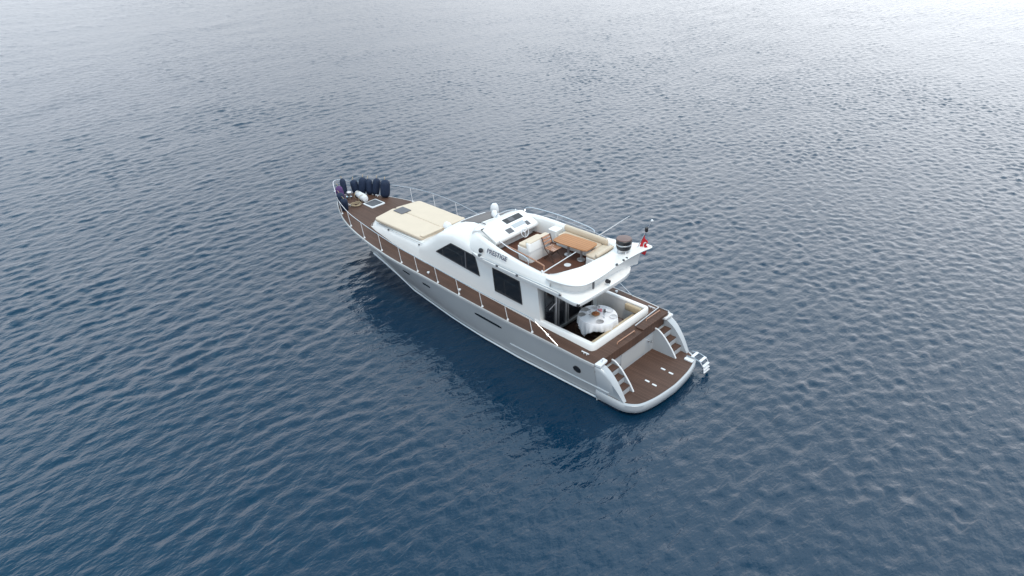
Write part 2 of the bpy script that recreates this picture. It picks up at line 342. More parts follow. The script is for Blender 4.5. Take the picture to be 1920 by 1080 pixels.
# ------------------------------------------------------------------ swim platform
plat = [(1.9, 2.0), (1.2, 2.05), (.72, 2.02), (.42, 1.86), (.24, 1.62), (.1, 1.1), (.03, .5), (.0, 0)]
plat = smooth([(x, y, 0) for x, y in plat], 5); plat = [(p.x, p.y) for p in plat]; plat = plat+[(x, -y) for x, y in plat[::-1][1:]]
b = MB(); ins = lambda k: [(x+(k if x < 1.8 else 0), y*(1-k/2)) for x, y in plat]
b.loft([[(x, y, z) for x, y in ins(k)] for k, z in ((.16, .02), (.03, .14), (0, .3), (.0, .44), (.03, .47))])
pf = b.build('swim_platform', 'gel_grey', Y, sharp=50)
b = MB(); b.loft([[(x, y, z) for x, y in ins(.07)] for z in (.46, .483)]); pt = b.build('platform_teak', 'teak', pf)
for x, y in ((.92, -.46), (.77, -.45), (.58, -.44), (.43, -.43), (.93, .48), (.78, .49), (.62, .5), (.48, .51)):
    pass
for x, y in ((.84, -.46), (.5, -.43), (.86, .48), (.55, .51)):
    b = MB(); b.prism(rrect(x-.09, x+.09, y-.035, y+.035, .03), .483, .498); b.build('deck_fitting', 'white', pf)
# folding bathing ladder on the starboard corner
ld = MB(); ld.prism(rrect(.28, .62, -1.62, -1.42, .05), .484, .54); ld = ld.build('ladder_bracket', 'white', pf, bevel=.01)
for y in (-2.0, -1.62):
    b = MB(); b.tube([(.62, y, .55), (.3, y, .58), (.06, y, .52), (-.06, y, .36), (-.09, y, .12)], .022); b.build('ladder_rail', 'steel', pf)
for x, z in ((.4, .6), (.08, .545), (-.055, .38), (-.075, .24), (-.09, .13)):
    b = MB(); b.box(x-.05, x+.05, -2.0, -1.62, z-.015, z+.015); b.build('ladder_step', 'white', pf, bevel=.008)

# quarter pods and the stairs beside them
for side in (1, -1):
    top = [(1.9, 1.585), (1.66, 1.53), (1.4, 1.38), (1.15, 1.13), (.97, .88), (.83, .64), (.73, .47)]
    top = smooth([(x, 0, z) for x, z in top], 4); rings = []
    for p in top:
        h = min(1, (p.z-.45)/1.14); yo = 1.98+.2*h
        rings.append([(p.x, side*1.84, p.z-.03), (p.x, side*(yo-.12), p.z), (p.x, side*(yo-.03), p.z-.025), (p.x, side*yo, p.z-.10*h-.01), (p.x, side*1.96, min(.44, p.z-.02)), (p.x, side*1.9, .3), (p.x, side*1.84, .3)])
    b = MB(); b.loft(rings); b.build('quarter_fairing', 'gel_grey', Y, sharp=55)
    # inner fin of the stair
    fin = [(1.86, .48), (1.86, 1.36), (1.66, 1.34), (1.42, 1.18), (1.2, .95), (1.0, .7), (.86, .48)]
    b = MB(); b.prism_y(fin, side*1.27, side*1.31); fn = b.build('stair_fin', 'gel_grey', Y)
    b = MB(); b.tube(smooth([(x, side*1.29, z+.02) for x, z in fin[1:]], 4), .03); b.build('stair_fin_edge', 'white', fn)
    for k, z in enumerate((.72, .98, 1.25)):
        x = 1.12+.24*k
        b = MB(); b.box(x-.12, 1.85, side*1.315, side*1.835, z-.24, z-.03); st = b.build('stair_step', 'gel_grey', Y)
        b = MB(); b.box(x-.13, x+.14, side*1.32, side*1.83, z-.028, z); b.build('tread', 'teak', st)
    b = MB(); b.prism([(1.86, side*1.7), (1.86, side*2.18), (1.62, side*2.16), (1.66, side*1.72)], 1.56, 1.65); b.build('corner_cap', 'white', Y, bevel=.02)
    b = MB(); b.tube([(1.72, side*1.95, 1.62), (1.70, side*1.95, 1.76)], .02); b.ball((1.70, side*1.95, 1.78), .035); b.build('stern_light', 'white', Y)

# ------------------------------------------------------------------ cockpit well, coaming, furniture
def coam(o, z):                                                # U-shaped path, offset o outwards
    P = [(4.95, 1.66+o)]; r = .16+max(o, -.1)
    P += [(2.45, 1.68+o)]
    P += [(2.47-r*math.sin(a)*.9, 1.68+o-r+r*math.cos(a)) for a in [math.radians(10+80*i/6) for i in range(7)]]
    P = P + [(x, -y) for x, y in P[::-1]]; return [(x, y, z) for x, y in P]
b = MB(); A = [coam(o, z) for o, z in ((.01, 1.6), (0, 1.86), (-.03, 1.895), (-.16, 1.895), (-.19, 1.87), (-.19, 1.0))]
b.loft([list(r) for r in zip(*A)], closed=False); b.build('cockpit_coaming', 'gel', Y, sharp=50)
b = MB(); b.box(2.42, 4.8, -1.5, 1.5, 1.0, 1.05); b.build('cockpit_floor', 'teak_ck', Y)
b = MB(); b.box(2.4, 2.84, -1.48, 1.48, 1.05, 1.42); b.build('cockpit_bench', 'gel', Y, bevel=.02)
# aft bulkhead with sliding glass doors
b = MB(); b.box(4.58, 4.62, -1.5, 1.5, 1.0, 3.3); b.build('bulkhead', 'glass', Y)
b = MB(); b.prism_y([(4.3, 1.02), (4.84, 1.02), (4.84, 3.32), (4.42, 3.32)], -1.58, -1.46); b.build('side_panel', 'gel', Y)
b = MB(); b.box(4.55, 4.58, -1.46, -1.2, 1.02, 3.3); b.build('bulkhead_panel', 'gel', Y)
for y, w in ((.97, .09), (.82, .035), (.40, .07), (.28, .035), (-.5, .06), (-1.17, .06)):
    b = MB(); b.box(4.53, 4.58, y-w/2, y+w/2, 1.28, 3.3); b.build('door_frame', 'alu', Y)
b = MB(); b.box(4.51, 4.58, -1.2, 1.5, 1.2, 1.28); b.build('door_sill', 'alu', Y)
b = MB(); b.tube([(4.5, 1.4, 2.3), (4.5, 1.0, 2.45)], .018); b.build('door_handle', 'steel', Y)

# ------------------------------------------------------------------ trunk cabin forward
def outline(x):                                                # half beam of the white moulding at the deck
    return I(x, [11, 13.2, 14.6, 15.0, 15.2, 15.32], [1.5, 1.45, 1.3, 1.2, .95, .0])
b = MB(); rings = []
for x in [11.0, 11.6, 12.4, 13.2, 14, 14.5, 14.8, 15.0, 15.1, 15.2]:
    y = outline(x); zt = I(x, [11, 11.6, 14.3, 14.8, 15.0, 15.2], [2.76, 2.75, 2.71, 2.66, 2.55, 2.42]); zb = zs(x); h = [(y+.02, zb), (y, zb+.1), (y-.06, zt-.28), (y-.12, zt-.14), (y-.2, zt-.07), (y-.28, zt-.02), (y-.5 if y > .6 else y*.2, zt)]
    R = [(x, q, z) for q, z in h]; rings.append(R+[(x, -q, z) for _, q, z in R[::-1]])
b.loft(rings); tk = b.build('coachroof', 'gel', Y, sharp=50)
for side in (1, -1):
    b = MB(); b.tube(smooth([(14.6, side*1.17, 2.62), (13.2, side*1.33, 2.68), (11.3, side*1.38, 2.72)], 5), .014); b.build('coachroof_rail', 'alu', tk)
    for x in (13.6, 11.5): b = MB(); b.lathe([(.04, 0), (.04, .02), (.02, .05)], (x, side*(outline(x)-.1), 2.6), 10); b.build('deck_vent', 'dark_grey', tk)

# ------------------------------------------------------------------ deckhouse
# rings: x, base y/z, side top y/z, roof edge y/z, centre z
DH = [(11.55, 1.48, 1.42, 2.50, 1.15, 2.68, 2.74), (11.15, 1.49, 1.43, 2.62, 1.18, 2.88, 2.96), (10.75, 1.49, 1.44, 2.82, 1.2, 3.14, 3.22),
      (10.3, 1.5, 1.45, 3.12, 1.3, 3.47, 3.56), (9.9, 1.5, 1.46, 3.3, 1.32, 3.62, 3.72), (9.4, 1.5, 1.47, 3.42, 1.34, 3.74, 3.84), (8.7, 1.52, 1.49, 3.42, 1.36, 3.74, 3.86),
      (8.0, 1.54, 1.5, 3.40, 1.35, 3.5, 3.5), (6.5, 1.57, 1.53, 3.36, 1.4, 3.42, 3.43), (5.6, 1.6, 1.55, 3.34, 1.42, 3.4, 3.4), (4.78, 1.64, 1.58, 3.32, 1.45, 3.36, 3.36)]
b = MB(); rings = []
for x, yb, yt, zt, yr, zr, zcn in DH:
    xe = x if x > 5 else None
    z0 = zs(x)
    P = []
    for f in (0, .08, .25, .5, .75, 1):
        z = z0+(zt-z0)*f; P.append((x if xe else x-.12+.24*f, yb+.02+(yt-yb-.02)*f, z))
    xx = P[-1][0]; P += [(xx, (yt*.6+yr*.4), zt+(zr-zt)*.62), (xx, yr, zr), (xx, yr*.5, zr*.35+zcn*.65), (xx, 0, zcn)]
    rings.append(P+[(a, -c, d) for a, c, d in P[::-1][1:]])
b.loft(rings[::-1]); dh = b.build('deckhouse', 'gel', Y, sharp=50)
def side_y(x, z):                                              # half beam of the deckhouse side
    yb = I(x, [r[0] for r in DH[::-1]], [r[1] for r in DH[::-1]])+.02; yt = I(x, [r[0] for r in DH[::-1]], [r[2] for r in DH[::-1]]); zt = I(x, [r[0] for r in DH[::-1]], [r[3] for r in DH[::-1]])
    z0 = zs(x); return yb+(yt-yb)*min(1, (z-z0)/(zt-z0))
def side_panel(poly, d, nx=6):                                 # poly of 4 (x, z): bottom-fwd, top-fwd, top-aft, bottom-aft
    g = MB(); (a, bb, c, dd) = [Vector((p[0], 0, p[1])) for p in poly]; return a, bb, c, dd
def side_sheet(poly, side, d0, d1):
    a, t1, t2, q = [Vector((p[0], p[1])) for p in poly]; g = []; rings = []
    for i in range(7):
        lo = a+(q-a)*i/6; hi = t1+(t2-t1)*i/6; R = []
        for f in (0, .5, 1):
            p = lo+(hi-lo)*f; R.append((p.x, side*(side_y(p.x, p.y)+d1), p.y))
        for f in (1, .5, 0):
            p = lo+(hi-lo)*f; R.append((p.x, side*(side_y(p.x, p.y)+d0), p.y))
        rings.append(R)
    return rings
for side in (1, -1):
    w1 = [(10.32, 2.74), (9.42, 3.37), (8.08, 3.28), (7.82, 2.55)]
    b = MB(); b.loft(side_sheet(w1, side, -.02, .012)); w = b.build('side_window', 'glass', dh)
    b = MB(); b.loft(side_sheet([(8.6, 2.63), (8.62, 3.31), (8.56, 3.305), (8.54, 2.625)], side, .0, .03)); b.build('window_bar', 'dark_grey', w)
    def frame(poly, t):
        c = [Vector(p) for p in poly]; mid = sum(c, Vector((0, 0)))/4; pts = []
        for i in range(4):
            p, q = c[i], c[(i+1) % 4]
            for k in range(6): r = p+(q-p)*k/6; pts.append((r.x, side*(side_y(r.x, r.y)+.012), r.y))
        pts.append(pts[0]); return MB().tube(pts, t, 6)
    frame(w1, .022).build('window_frame', 'black', w)
    w2 = [(6.98, 2.24), (7.12, 3.12), (5.76, 3.06), (5.6, 2.2)]
    b = MB(); b.loft(side_sheet(w2, side, -.02, .012)); w = b.build('side_window', 'glass', dh); frame(w2, .022).build('window_frame', 'black', w)
# windscreen: smoked pane on the starboard half
def roof_z(x, y):
    xs_ = [r[0] for r in DH[::-1]]; f = abs(y)/I(x, xs_, [r[4] for r in DH[::-1]]); zr = I(x, xs_, [r[5] for r in DH[::-1]]); zcn = I(x, xs_, [r[6] for r in DH[::-1]])
    m_ = zr*.35+zcn*.65
    return zcn+(m_-zcn)*min(1, f/.5) if f < .5 else m_+(zr-m_)*(f-.5)/.5
def roof_sheet(xa, xb, ya, yb, d0, d1, n=6):
    rings = []
    for i in range(n+1):
        y = ya+(yb-ya)*i/n; R = [(xa+(xb-xa)*k/4, y, roof_z(xa+(xb-xa)*k/4, y)+d1) for k in range(5)]; rings.append(R+[(q[0], y, q[2]-d1+d0) for q in R[::-1]])
    return rings
b = MB(); b.loft(roof_sheet(10.2, 9.15, .2, -1.3, -.02, .02)); ws = b.build('windscreen', 'screen', dh)
b = MB(); b.tube([(10.23, y, roof_z(10.23, y)+.01) for y in [1.1-.1*i for i in range(24)]], .03); b.build('windscreen_frame', 'white', ws)

# ------------------------------------------------------------------ flybridge
slab = [(8.5, 1.3), (8.1, 1.56), (7.3, 1.72), (6, 1.78), (4, 1.84), (3.1, 1.93), (2.86, 1.9), (2.77, 1.78), (2.74, .8), (2.73, 0)]
slab = slab+[(2.75, -.6), (2.86, -1.05), (3.1, -1.4), (3.55, -1.68), (4.2, -1.78), (6, -1.76), (7.3, -1.7), (8.1, -1.56), (8.5, -1.3)]
slab = [(p.x, p.y) for p in smooth([(x, y, 0) for x, y in slab], 3)]
b = MB(); off = lambda P, k: [(5.6+(x-5.6)*(1-k/3), y*(1-k/1.9)) for x, y in P]
b.loft([[(x, y, z) for x, y in off(slab, k)] for k, z in ((.1, 3.29), (.01, 3.31), (0, 3.33), (0, 3.44), (.04, 3.47))])
fly = b.build('flybridge_deck', 'gel', Y, sharp=50)
# coaming rings from the bow end round to the stern: (outer bottom) (outer top) (inner top) (inner floor)
HP = [(9.15, 0, 3.74, 8.75, 0, 4.02), (9.1, .55, 3.72, 8.7, .5, 4.02), (8.9, 1.05, 3.66, 8.55, .9, 4.02), (8.45, 1.42, 3.56, 8.2, 1.22, 4.05), (7.8, 1.58, 3.47, 7.65, 1.42, 4.08),
      (6.9, 1.7, 3.45, 6.8, 1.54, 4.05), (5.9, 1.73, 3.45, 5.85, 1.6, 4.0), (4.9, 1.73, 3.45, 4.85, 1.6, 3.95), (4.2, 1.72, 3.45, 4.3, 1.55, 3.95)]
def drop(side, x): return I(x, [4.6, 5.0, 7.2, 8], [.2, .22, .1, 0]) if side > 0 else -.03
path = [(1, h) for h in HP[::-1]]+[(-1, h) for h in HP[1:]]
rings = []
for side, (xb, yb, zb, xt, yt, zt) in path:
    d = drop(side, xt); zt = zt-d; k = .17; nx, ny = (xt-7 if xt > 8.2 else 0), yt; l = math.hypot(nx, ny) or 1
    ix, iy = xt-nx/l*k-(.12 if xt > 8.6 else 0), yt-ny/l*k
    rings.append([(xb, side*yb, zb), (xb*.75+xt*.25, side*(yb*.8+yt*.2), zb+(zt-zb)*.3), (xb*.2+xt*.8, side*(yb*.2+yt*.8), zb+(zt-zb)*.9), (xt, side*yt, zt), (ix*.3+xt*.7, side*(iy*.3+yt*.7), zt+.02), (ix, side*iy, zt), (ix, side*(iy-.03), zt-.05), (ix-(.1 if xt > 8.6 else 0), side*(iy-.04), 3.46)])
b = MB()
R2 = [[Vector(p) for p in r] for r in rings]; cols = [smooth([r[j] for r in R2], 4) for j in range(len(R2[0]))]
b.loft([list(c) for c in zip(*cols)], closed=False); b.build('flybridge_coaming', 'gel', Y, sharp=50)
fl = [(8.5, .0), (8.4, .75), (7.9, 1.16), (7, 1.36), (5.8, 1.42), (4.3, 1.4), (3.75, 1.1), (3.6, 0)]; fl = fl+[(x, -y) for x, y in fl[::-1][1:-1]]
b = MB(); b.prism(fl, 3.45, 3.485); b.build('flybridge_floor', 'teak_fly', Y)
# aft fairing and wing
out_ = [(4.35, 1.74), (3.9, 1.8), (3.45, 1.78), (3.05, 1.62), (2.86, 1.3), (2.82, .6), (2.86, -.3), (2.8, -1.0), (2.68, -1.55), (2.56, -1.9), (2.8, -2.0), (3.3, -1.9), (3.9, -1.78), (4.35, -1.72)]
inn_ = [(4.45, 1.4), (4.3, 1.32), (4.15, 1.18), (3.95, .9), (3.78, .6), (3.72, .3), (3.7, -.2), (3.68, -.7), (3.68, -1.0), (3.7, -1.15), (3.74, -1.25), (3.8, -1.32), (4.1, -1.38), (4.35, -1.42)]
zo = [3.80, 3.86, 3.9, 3.93, 3.95, 3.97, 4.0, 4.05, 4.12, 4.17, 4.17, 4.1, 4.05, 4.03]; zi = [3.78, 3.82, 3.88, 3.94, 3.98, 4.0, 4.0, 4.0, 4.02, 4.03, 4.05, 4.05, 4.03, 4.0]
b = MB(); rings = []
for (ox, oy), (ix, iy), za, zb_ in zip(out_, inn_, zo, zi):
    rings.append([(ix, iy, 3.46), (ix, iy, zb_-.03), (ix+(ox-ix)*.06, iy+(oy-iy)*.06, zb_), (ix+(ox-ix)*.5, iy+(oy-iy)*.5, (za+zb_)/2+.02), (ix+(ox-ix)*.93, iy+(oy-iy)*.93, za), (ox, oy, za-.03), (ix+(ox-ix)*.96, iy+(oy-iy)*.96, za-.09), (ix+(ox-ix)*.72, iy+(oy-iy)*.72, za-.19), (ix+(ox-ix)*.66, iy+(oy-iy)*.66, 3.46)])
cols = [smooth([Vector(r[j]) for r in rings], 4) for j in range(9)]
b.loft([list(c) for c in zip(*cols)]); wing = b.build('aft_wing', 'gel', Y, sharp=50)
b = MB(); b.box(2.95, 3.0, .86, .92, 3.52, 3.78); b.build('drain_slot', 'dark_grey', wing)
b = MB(); b.lathe([(.07, 0), (.08, .06), (.05, .12), (.07, .14)], (2.86, .33, 3.62), 12, (-1, 0, .1)); b.build('horn', 'black', wing)
for y in (-.65, -.85, -.25): b = MB(); b.lathe([(.045, 0), (.045, .05), (.02, .06)], (2.86+.03*abs(y), y, 3.99), 10); b.build('wing_light', 'dark_grey', wing)
b = MB(); b.tube([(2.78, 1.25, 3.36), (2.73, 1.2, 3.38), (2.72, .55, 3.38), (2.77, .5, 3.36)], .014); b.build('hand_hold', 'alu', fly)
b = MB(); b.lathe([(.05, -.02), (.06, .04), (.03, .07)], (2.84, 1.86, 3.37), 12, (-.7, .7, 0)); b.build('stern_light', 'black', fly)
for side in (1, -1):                                           # hand rails, deck lights and fittings along the flybridge edge
    pts = smooth([(7.5, side*1.72, 3.47), (7.3, side*1.76, 3.53), (5.6, side*1.84, 3.54), (3.75, side*1.88, 3.53), (3.6, side*1.87, 3.46)], 5)
    b = MB(); b.tube(pts, .018); b.build('hand_rail', 'alu', fly)
    for x in (6.66, 5.62, 3.6): b = MB(); b.lathe([(.045, -.02), (.05, .03), (.02, .06)], (x, side*I(x, [3.6, 5.6, 6.7], [1.88, 1.83, 1.76]), 3.46), 10); b.build('rail_foot', 'dark_grey', fly)
    b = MB(); b.lathe([(.085, -.02), (.09, .04), (.05, .07), (.001, .075)], (7.6, side*1.62, 3.72), 14, (0, side, .35)); b.build('side_light', 'black', fly)
    b = MB(); b.lathe([(.05, -.02), (.055, .03), (.001, .05)], (7.66, side*1.66, 3.52), 12, (0, side, .3)); b.build('side_light', 'dark_grey', fly)
    # name on the fairing, slightly proud of it
    cu = bpy.data.curves.new('lettering', 'FONT'); cu.body = 'PRESTIGE'; cu.size = .235; cu.extrude = .006; cu.align_x = 'CENTER'; cu.align_y = 'CENTER'; cu.space_character = 1.03; cu.offset = .001
    tmp = bpy.data.objects.new('lettering', cu); COL.objects.link(tmp); dg = bpy.context.evaluated_depsgraph_get(); dg.update()
    lm = bpy.data.meshes.new_from_object(tmp.evaluated_get(dg)); bpy.data.objects.remove(tmp); lm.materials.clear(); lm.materials.append(M['navyink'])
    to = bpy.data.objects.new('lettering', lm); COL.objects.link(to); to.parent = Y
    lx = Vector((-side, 0, -.045)).normalized(); nrm = Vector((0.02, side, .36)).normalized(); ly = nrm.cross(lx).normalized()
    mm = Matrix((lx, ly, nrm)).transposed().to_4x4(); mm.translation = Vector((6.74-9, side*1.665, 3.83)); to.matrix_local = mm

# console
b = MB(); dash = [(8.72, 3.48), (8.68, 4.03), (8.35, 4.2), (8.0, 4.28), (7.35, 4.06), (7.22, 3.98), (7.24, 3.85), (7.45, 3.7), (7.5, 3.48)]
dash = [(p.x, p.z) for p in smooth([(x, 0, z) for x, z in dash], 3)]
rings = []
for y, k in ((-1.2, .1), (-1.1, .02), (-.9, 0), (0, 0), (.6, 0), (.95, .02), (1.12, .1)):
    rings.append([(x-(k*1.2 if x > 8 else -k), y, z-k*.5 if z > 3.6 else z) for x, z in dash])
b.loft(rings); con = b.build('helm_console', 'gel', Y, sharp=50)
dz = lambda x: I(x, [7.22, 7.35, 8.0, 8.35], [3.99, 4.065, 4.285, 4.22])
def dashpanel(name, x0, x1, y0, y1, m_, h=.014):
    b = MB(); b.loft([[(x, y, dz(x)+d) for x, y in ((x0, y0), (x1, y0), (x1, y1), (x0, y1))] for d in (-.01, h)]); return b.build(name, m_, con)
dashpanel('instrument_panel', 7.72, 7.98, -.82, .1, 'black'); dashpanel('chart_screen', 7.76, 7.94, -.4, -.12, 'dark_grey', .02)
dashpanel('chart_screen', 7.3, 7.52, .12, .42, 'dark_grey'); dashpanel('instrument_panel', 7.42, 7.6, -.62, .0, 'gel_grey')
dashpanel('throttle_panel', 7.3, 7.5, -.78, -.6, 'dark_grey')
b = MB(); b.tube([(7.12+.05*math.sin(t), -.25+.19*math.cos(t), 3.93+.18*math.sin(t)) for t in [2*math.pi*i/20 for i in range(21)]], .016)
for a in (0.5, 2.6, 4.7): b.tube([(7.13, -.25, 3.93), (7.12+.05*math.sin(a), -.25+.19*math.cos(a), 3.93+.18*math.sin(a))], .012)
b.tube([(7.13, -.25, 3.93), (7.3, -.25, 3.97)], .025); b.build('steering_wheel', 'white', con)
# low smoked spray screen and wipers on the rim
b = MB(); b.tube(smooth([(8.7, -.3, 4.02), (8.72, -.4, 4.12), (8.6, -.8, 4.2), (8.35, -1.1, 4.2), (8.2, -1.22, 4.05)], 5), .018); b.build('console_rail', 'steel', con)
for y in (-.35, -1.05): b = MB(); b.ball((8.6 if y > -.9 else 8.35, y, 4.12), .06); b.tube([(8.6 if y > -.9 else 8.35, y, 4.02), (8.6 if y > -.9 else 8.35, y, 4.26)], .02); b.build('rim_fitting', 'white', con)
b = MB(); b.tube([(8.8, .45, 4.05), (8.5, .6, 4.2), (8.2, .75, 4.29)], .018); b.build('wiper', 'dark_grey', con)
# helm seat
b = MB(); b.loft([[(x, y, z) for x, y in rrect(*q, .1)] for q, z in (((5.83, 6.45, -.2, .88), 3.48), ((5.8, 6.47, -.22, .92), 3.8), ((5.83, 6.45, -.22, .92), 4.02))])
hs_ = b.build('helm_seat', 'gel', Y, sharp=50)
b = MB(); b.loft([[(x, y, z) for x, y in rrect(*q, .07)] for q, z in (((5.79, 5.97, -.24, .94), 3.95), ((5.83, 6.01, -.24, .94), 4.24), ((5.85, 5.99, -.22, .92), 4.27))]); b.build('seat_back', 'gel', hs_, sharp=50)
b = MB(); b.prism(rrect(5.99, 6.43, -.18, .88, .08), 4.02, 4.12); b.build('seat_cushion', 'cream', hs_, bevel=.03)
b = MB(); b.prism(rrect(5.84, 6.07, -.2, .9, .07), 4.2, 4.29); b.build('headrest_pad', 'cream', hs_, bevel=.03)
# starboard settee base, locker
b = MB(); b.prism([(3.75, -.25), (4.25, -.3), (4.3, -.85), (6.1, -.85), (6.1, -1.4), (3.75, -1.4)], 3.48, 3.82); st = b.build('settee_base', 'gel', Y, bevel=.03)
b = MB(); b.prism(rrect(6.2, 6.6, -1.38, -.95, .06), 3.48, 3.98); b.build('wet_bar_locker', 'gel', Y, bevel=.03)
# teak table on its pedestal
b = MB(); ta = math.radians(4); tp = [(4.95+x*math.cos(ta)-y*math.sin(ta), -.55+x*math.sin(ta)+y*math.cos(ta)) for x, y in rrect(-.76, .76, -.4, .4, .16)]
b.prism(tp, 4.06, 4.105); tb = b.build('flybridge_table', 'table', Y, bevel=.012)
for x in (4.65, 5.25): b = MB(); b.lathe([(.16, 0), (.15, .02), (.045, .05), (.045, .5), (.09, .575)], (x, -.55, 3.485), 14); b.build('table_pedestal', 'alu', tb)
b = MB(); b.lathe([(.13, 0), (.13, .012), (.05, .02)], (4.75, .1, 3.486), 14); b.build('floor_socket', 'white', fly)
# stairwell hand rails inside the port coaming
b = MB(); b.tube(smooth([(7.35, .95, 3.6), (7.3, .98, 3.95), (6.5, 1.2, 3.98), (5.6, 1.32, 3.95), (5.5, 1.34, 3.7)], 5), .02); b.build('stair_rail', 'steel', fly)
b = MB(); b.tube(smooth([(6.9, .98, 3.9), (5.9, 1.12, 3.92), (4.95, 1.25, 3.9), (4.85, 1.26, 3.82), (4.86, 1.26, 3.5)], 5), .026); b.build('stair_rail', 'wood', fly)
b = MB(); b.prism([(7.3, 1.02), (7.3, 1.33), (5.6, 1.38), (5.6, 1.2)], 3.487, 3.492); b.build('stair_opening', 'black', fly)
# starboard side rail of the flybridge
b = MB(); b.tube(smooth([(8.3, -1.5, 4.0), (8.2, -1.68, 4.16), (6.8, -1.8, 4.2), (5.2, -1.8, 4.12), (5.0, -1.74, 3.95)], 5), .018)
b.tube([(6.8, -1.8, 4.2), (6.8, -1.68, 3.9)], .014); b.build('side_rail', 'steel', fly)
b = MB(); b.tube(smooth([(7.6, -1.66, 3.6), (7.5, -1.84, 3.95), (5.6, -1.9, 3.95), (4.4, -1.88, 3.9)], 5), .014); b.build('side_rail', 'alu', fly)
# whip aerials, domes
for p, q in (((4.75, -1.45, 3.98), (3.49, -1.75, 5.12)), ((4.72, 1.5, 3.75), (4.02, .55, 4.42))):
    b = MB(); b.tube([p, q], .022, 8, .012); b.lathe([(.05, -.03), (.05, .05), (.025, .1)], p, 10); b.build('whip_aerial', 'white', fly)
def dome(p, r, h, name='satellite_dome'):
    b = MB(); b.lathe([(r*.75, 0), (r, .05), (r*1.02, h*.45), (r*.9, h*.75), (r*.6, h*.95), (.001, h)], p, 18); return b.build(name, 'white', dh)
dome((9.75, -1.28, roof_z(9.75, -1.2)-.02), .17, .38); dome((9.2, -.72, roof_z(9.2, -.72)), .13, .26)
b = MB(); b.lathe([(.07, 0), (.06, .1)], (11.1, .12, 2.94), 12); b.lathe([(.001, -.13), (.13, -.12), (.16, 0), (.15, .13), (.001, .16)], (11.1, .12, 3.12), 16, (1, 0, .1)); b.build('searchlight', 'white', dh)
# ensign staff with stern light
b = MB(); b.tube([(3.0, -1.62, 4.08), (2.62, -1.86, 5.14)], .02, 8, .014); b.lathe([(.05, -.02), (.05, .04)], (3.0, -1.62, 4.1), 10); fs = b.build('ensign_staff', 'steel', wing)
b = MB(); b.ball((2.62, -1.86, 5.16), .05); b.build('masthead_light', 'white', fs)
b = MB(); b.lathe([(.03, 0), (.06, .02), (.06, .16), (.03, .19)], (2.76, -1.77, 4.72), 12); b.build('anchor_light', 'black', fs)

# ------------------------------------------------------------------ fore deck fittings, bow rail
b = MB(); hz = zc(16.7, -.2); b.prism(rrect(16.32, 17.06, -.66, .1, .04), hz-.02, hz+.035); ht = b.build('foredeck_hatch', 'white', Y, bevel=.01)
b = MB(); b.prism(rrect(16.4, 16.98, -.58, .02, .04), hz+.035, hz+.05); b.build('hatch_glass', 'dark_grey', ht)
b = MB(); b.prism(rrect(13.93, 14.53, -.28, .26, .03), 2.72, 2.905); sk = b.build('cabin_skylight', 'dark_grey', tk, bevel=.01)
b = MB(); b.lathe([(.15, 0), (.15, .12), (.09, .15), (.09, .25), (.13, .27), (.13, .32)], (18.0, .15, zc(18, .15)), 16); wl = b.build('anchor_windlass', 'steel', Y)
b = MB(); b.tube([(18.0, .1, 2.56), (18.9, .0, 2.5), (19.25, 0, 2.42)], .035, 6); b.build('anchor_chain', 'alu', wl)
b = MB(); b.box(18.5, 19.3, -.14, .14, 2.40, 2.44); b.tube([(19.28, -.14, 2.46), (19.28, .14, 2.46)], .05); b.build('bow_roller', 'steel', Y, bevel=.01)
def cleat(x, y, name='mooring_cleat'):
    z = zc(x, y); b = MB(); b.tube([(x-.15, y, z+.07), (x+.15, y, z+.07)], .022)
    for k in (-.06, .06): b.tube([(x+k, y, z), (x+k, y, z+.07)], .02)
    return b.build(name, 'white', Y)
for side in (1, -1):
    cleat(2.42, side*1.95); cleat(17.35, side*.62 if side > 0 else -.95)
    for x in (4.05, 8.5, 10.3): b = MB(); b.lathe([(.03, 0), (.03, .05), (.055, .055), (.055, .08), (.001, .09)], (x, side*2.0, zc(x, 2)), 12); b.build('tank_filler', 'white', Y)
    st_x = [17.0, 15.7, 14.4, 13.05, 11.75, 10.75, 9.55, 8.35, 7.1, 5.8, 4.62]
    H_ = lambda x: I(x, [4, 8, 11, 13, 15, 18], [.62, .66, .7, .76, .74, .6])
    ry = lambda x: max(.0, ys(x)-.05)
    pts = [(19.2, 0, 3.06), (19.1, side*.2, 3.05), (18.7, side*.46, 3.02)]+[(x+.1, side*ry(x), zs(x)+H_(x)) for x in (18.0, 17.5)+tuple(st_x)]
    pts += [(4.3, side*ry(4.3), 2.15), (3.42, side*(ry(3.4)-.0), zc(3.4, 2.2))]
    b = MB(); b.tube(smooth(pts, 4), .014); rail = b.build('bow_rail', 'steel', Y)
    for i, x in enumerate([18.1]+st_x):
        z = zc(x, ys(x)); y = side*(ys(x)-.07)
        b = MB(); b.tube([(x-.02, y, z), (x+.1, side*ry(x), zs(x)+H_(x))], .011); b.lathe([(.045, 0), (.04, .03), (.015, .07)], (x-.02, y, z), 10); b.build('stanchion', 'white' if i else 'steel', rail)

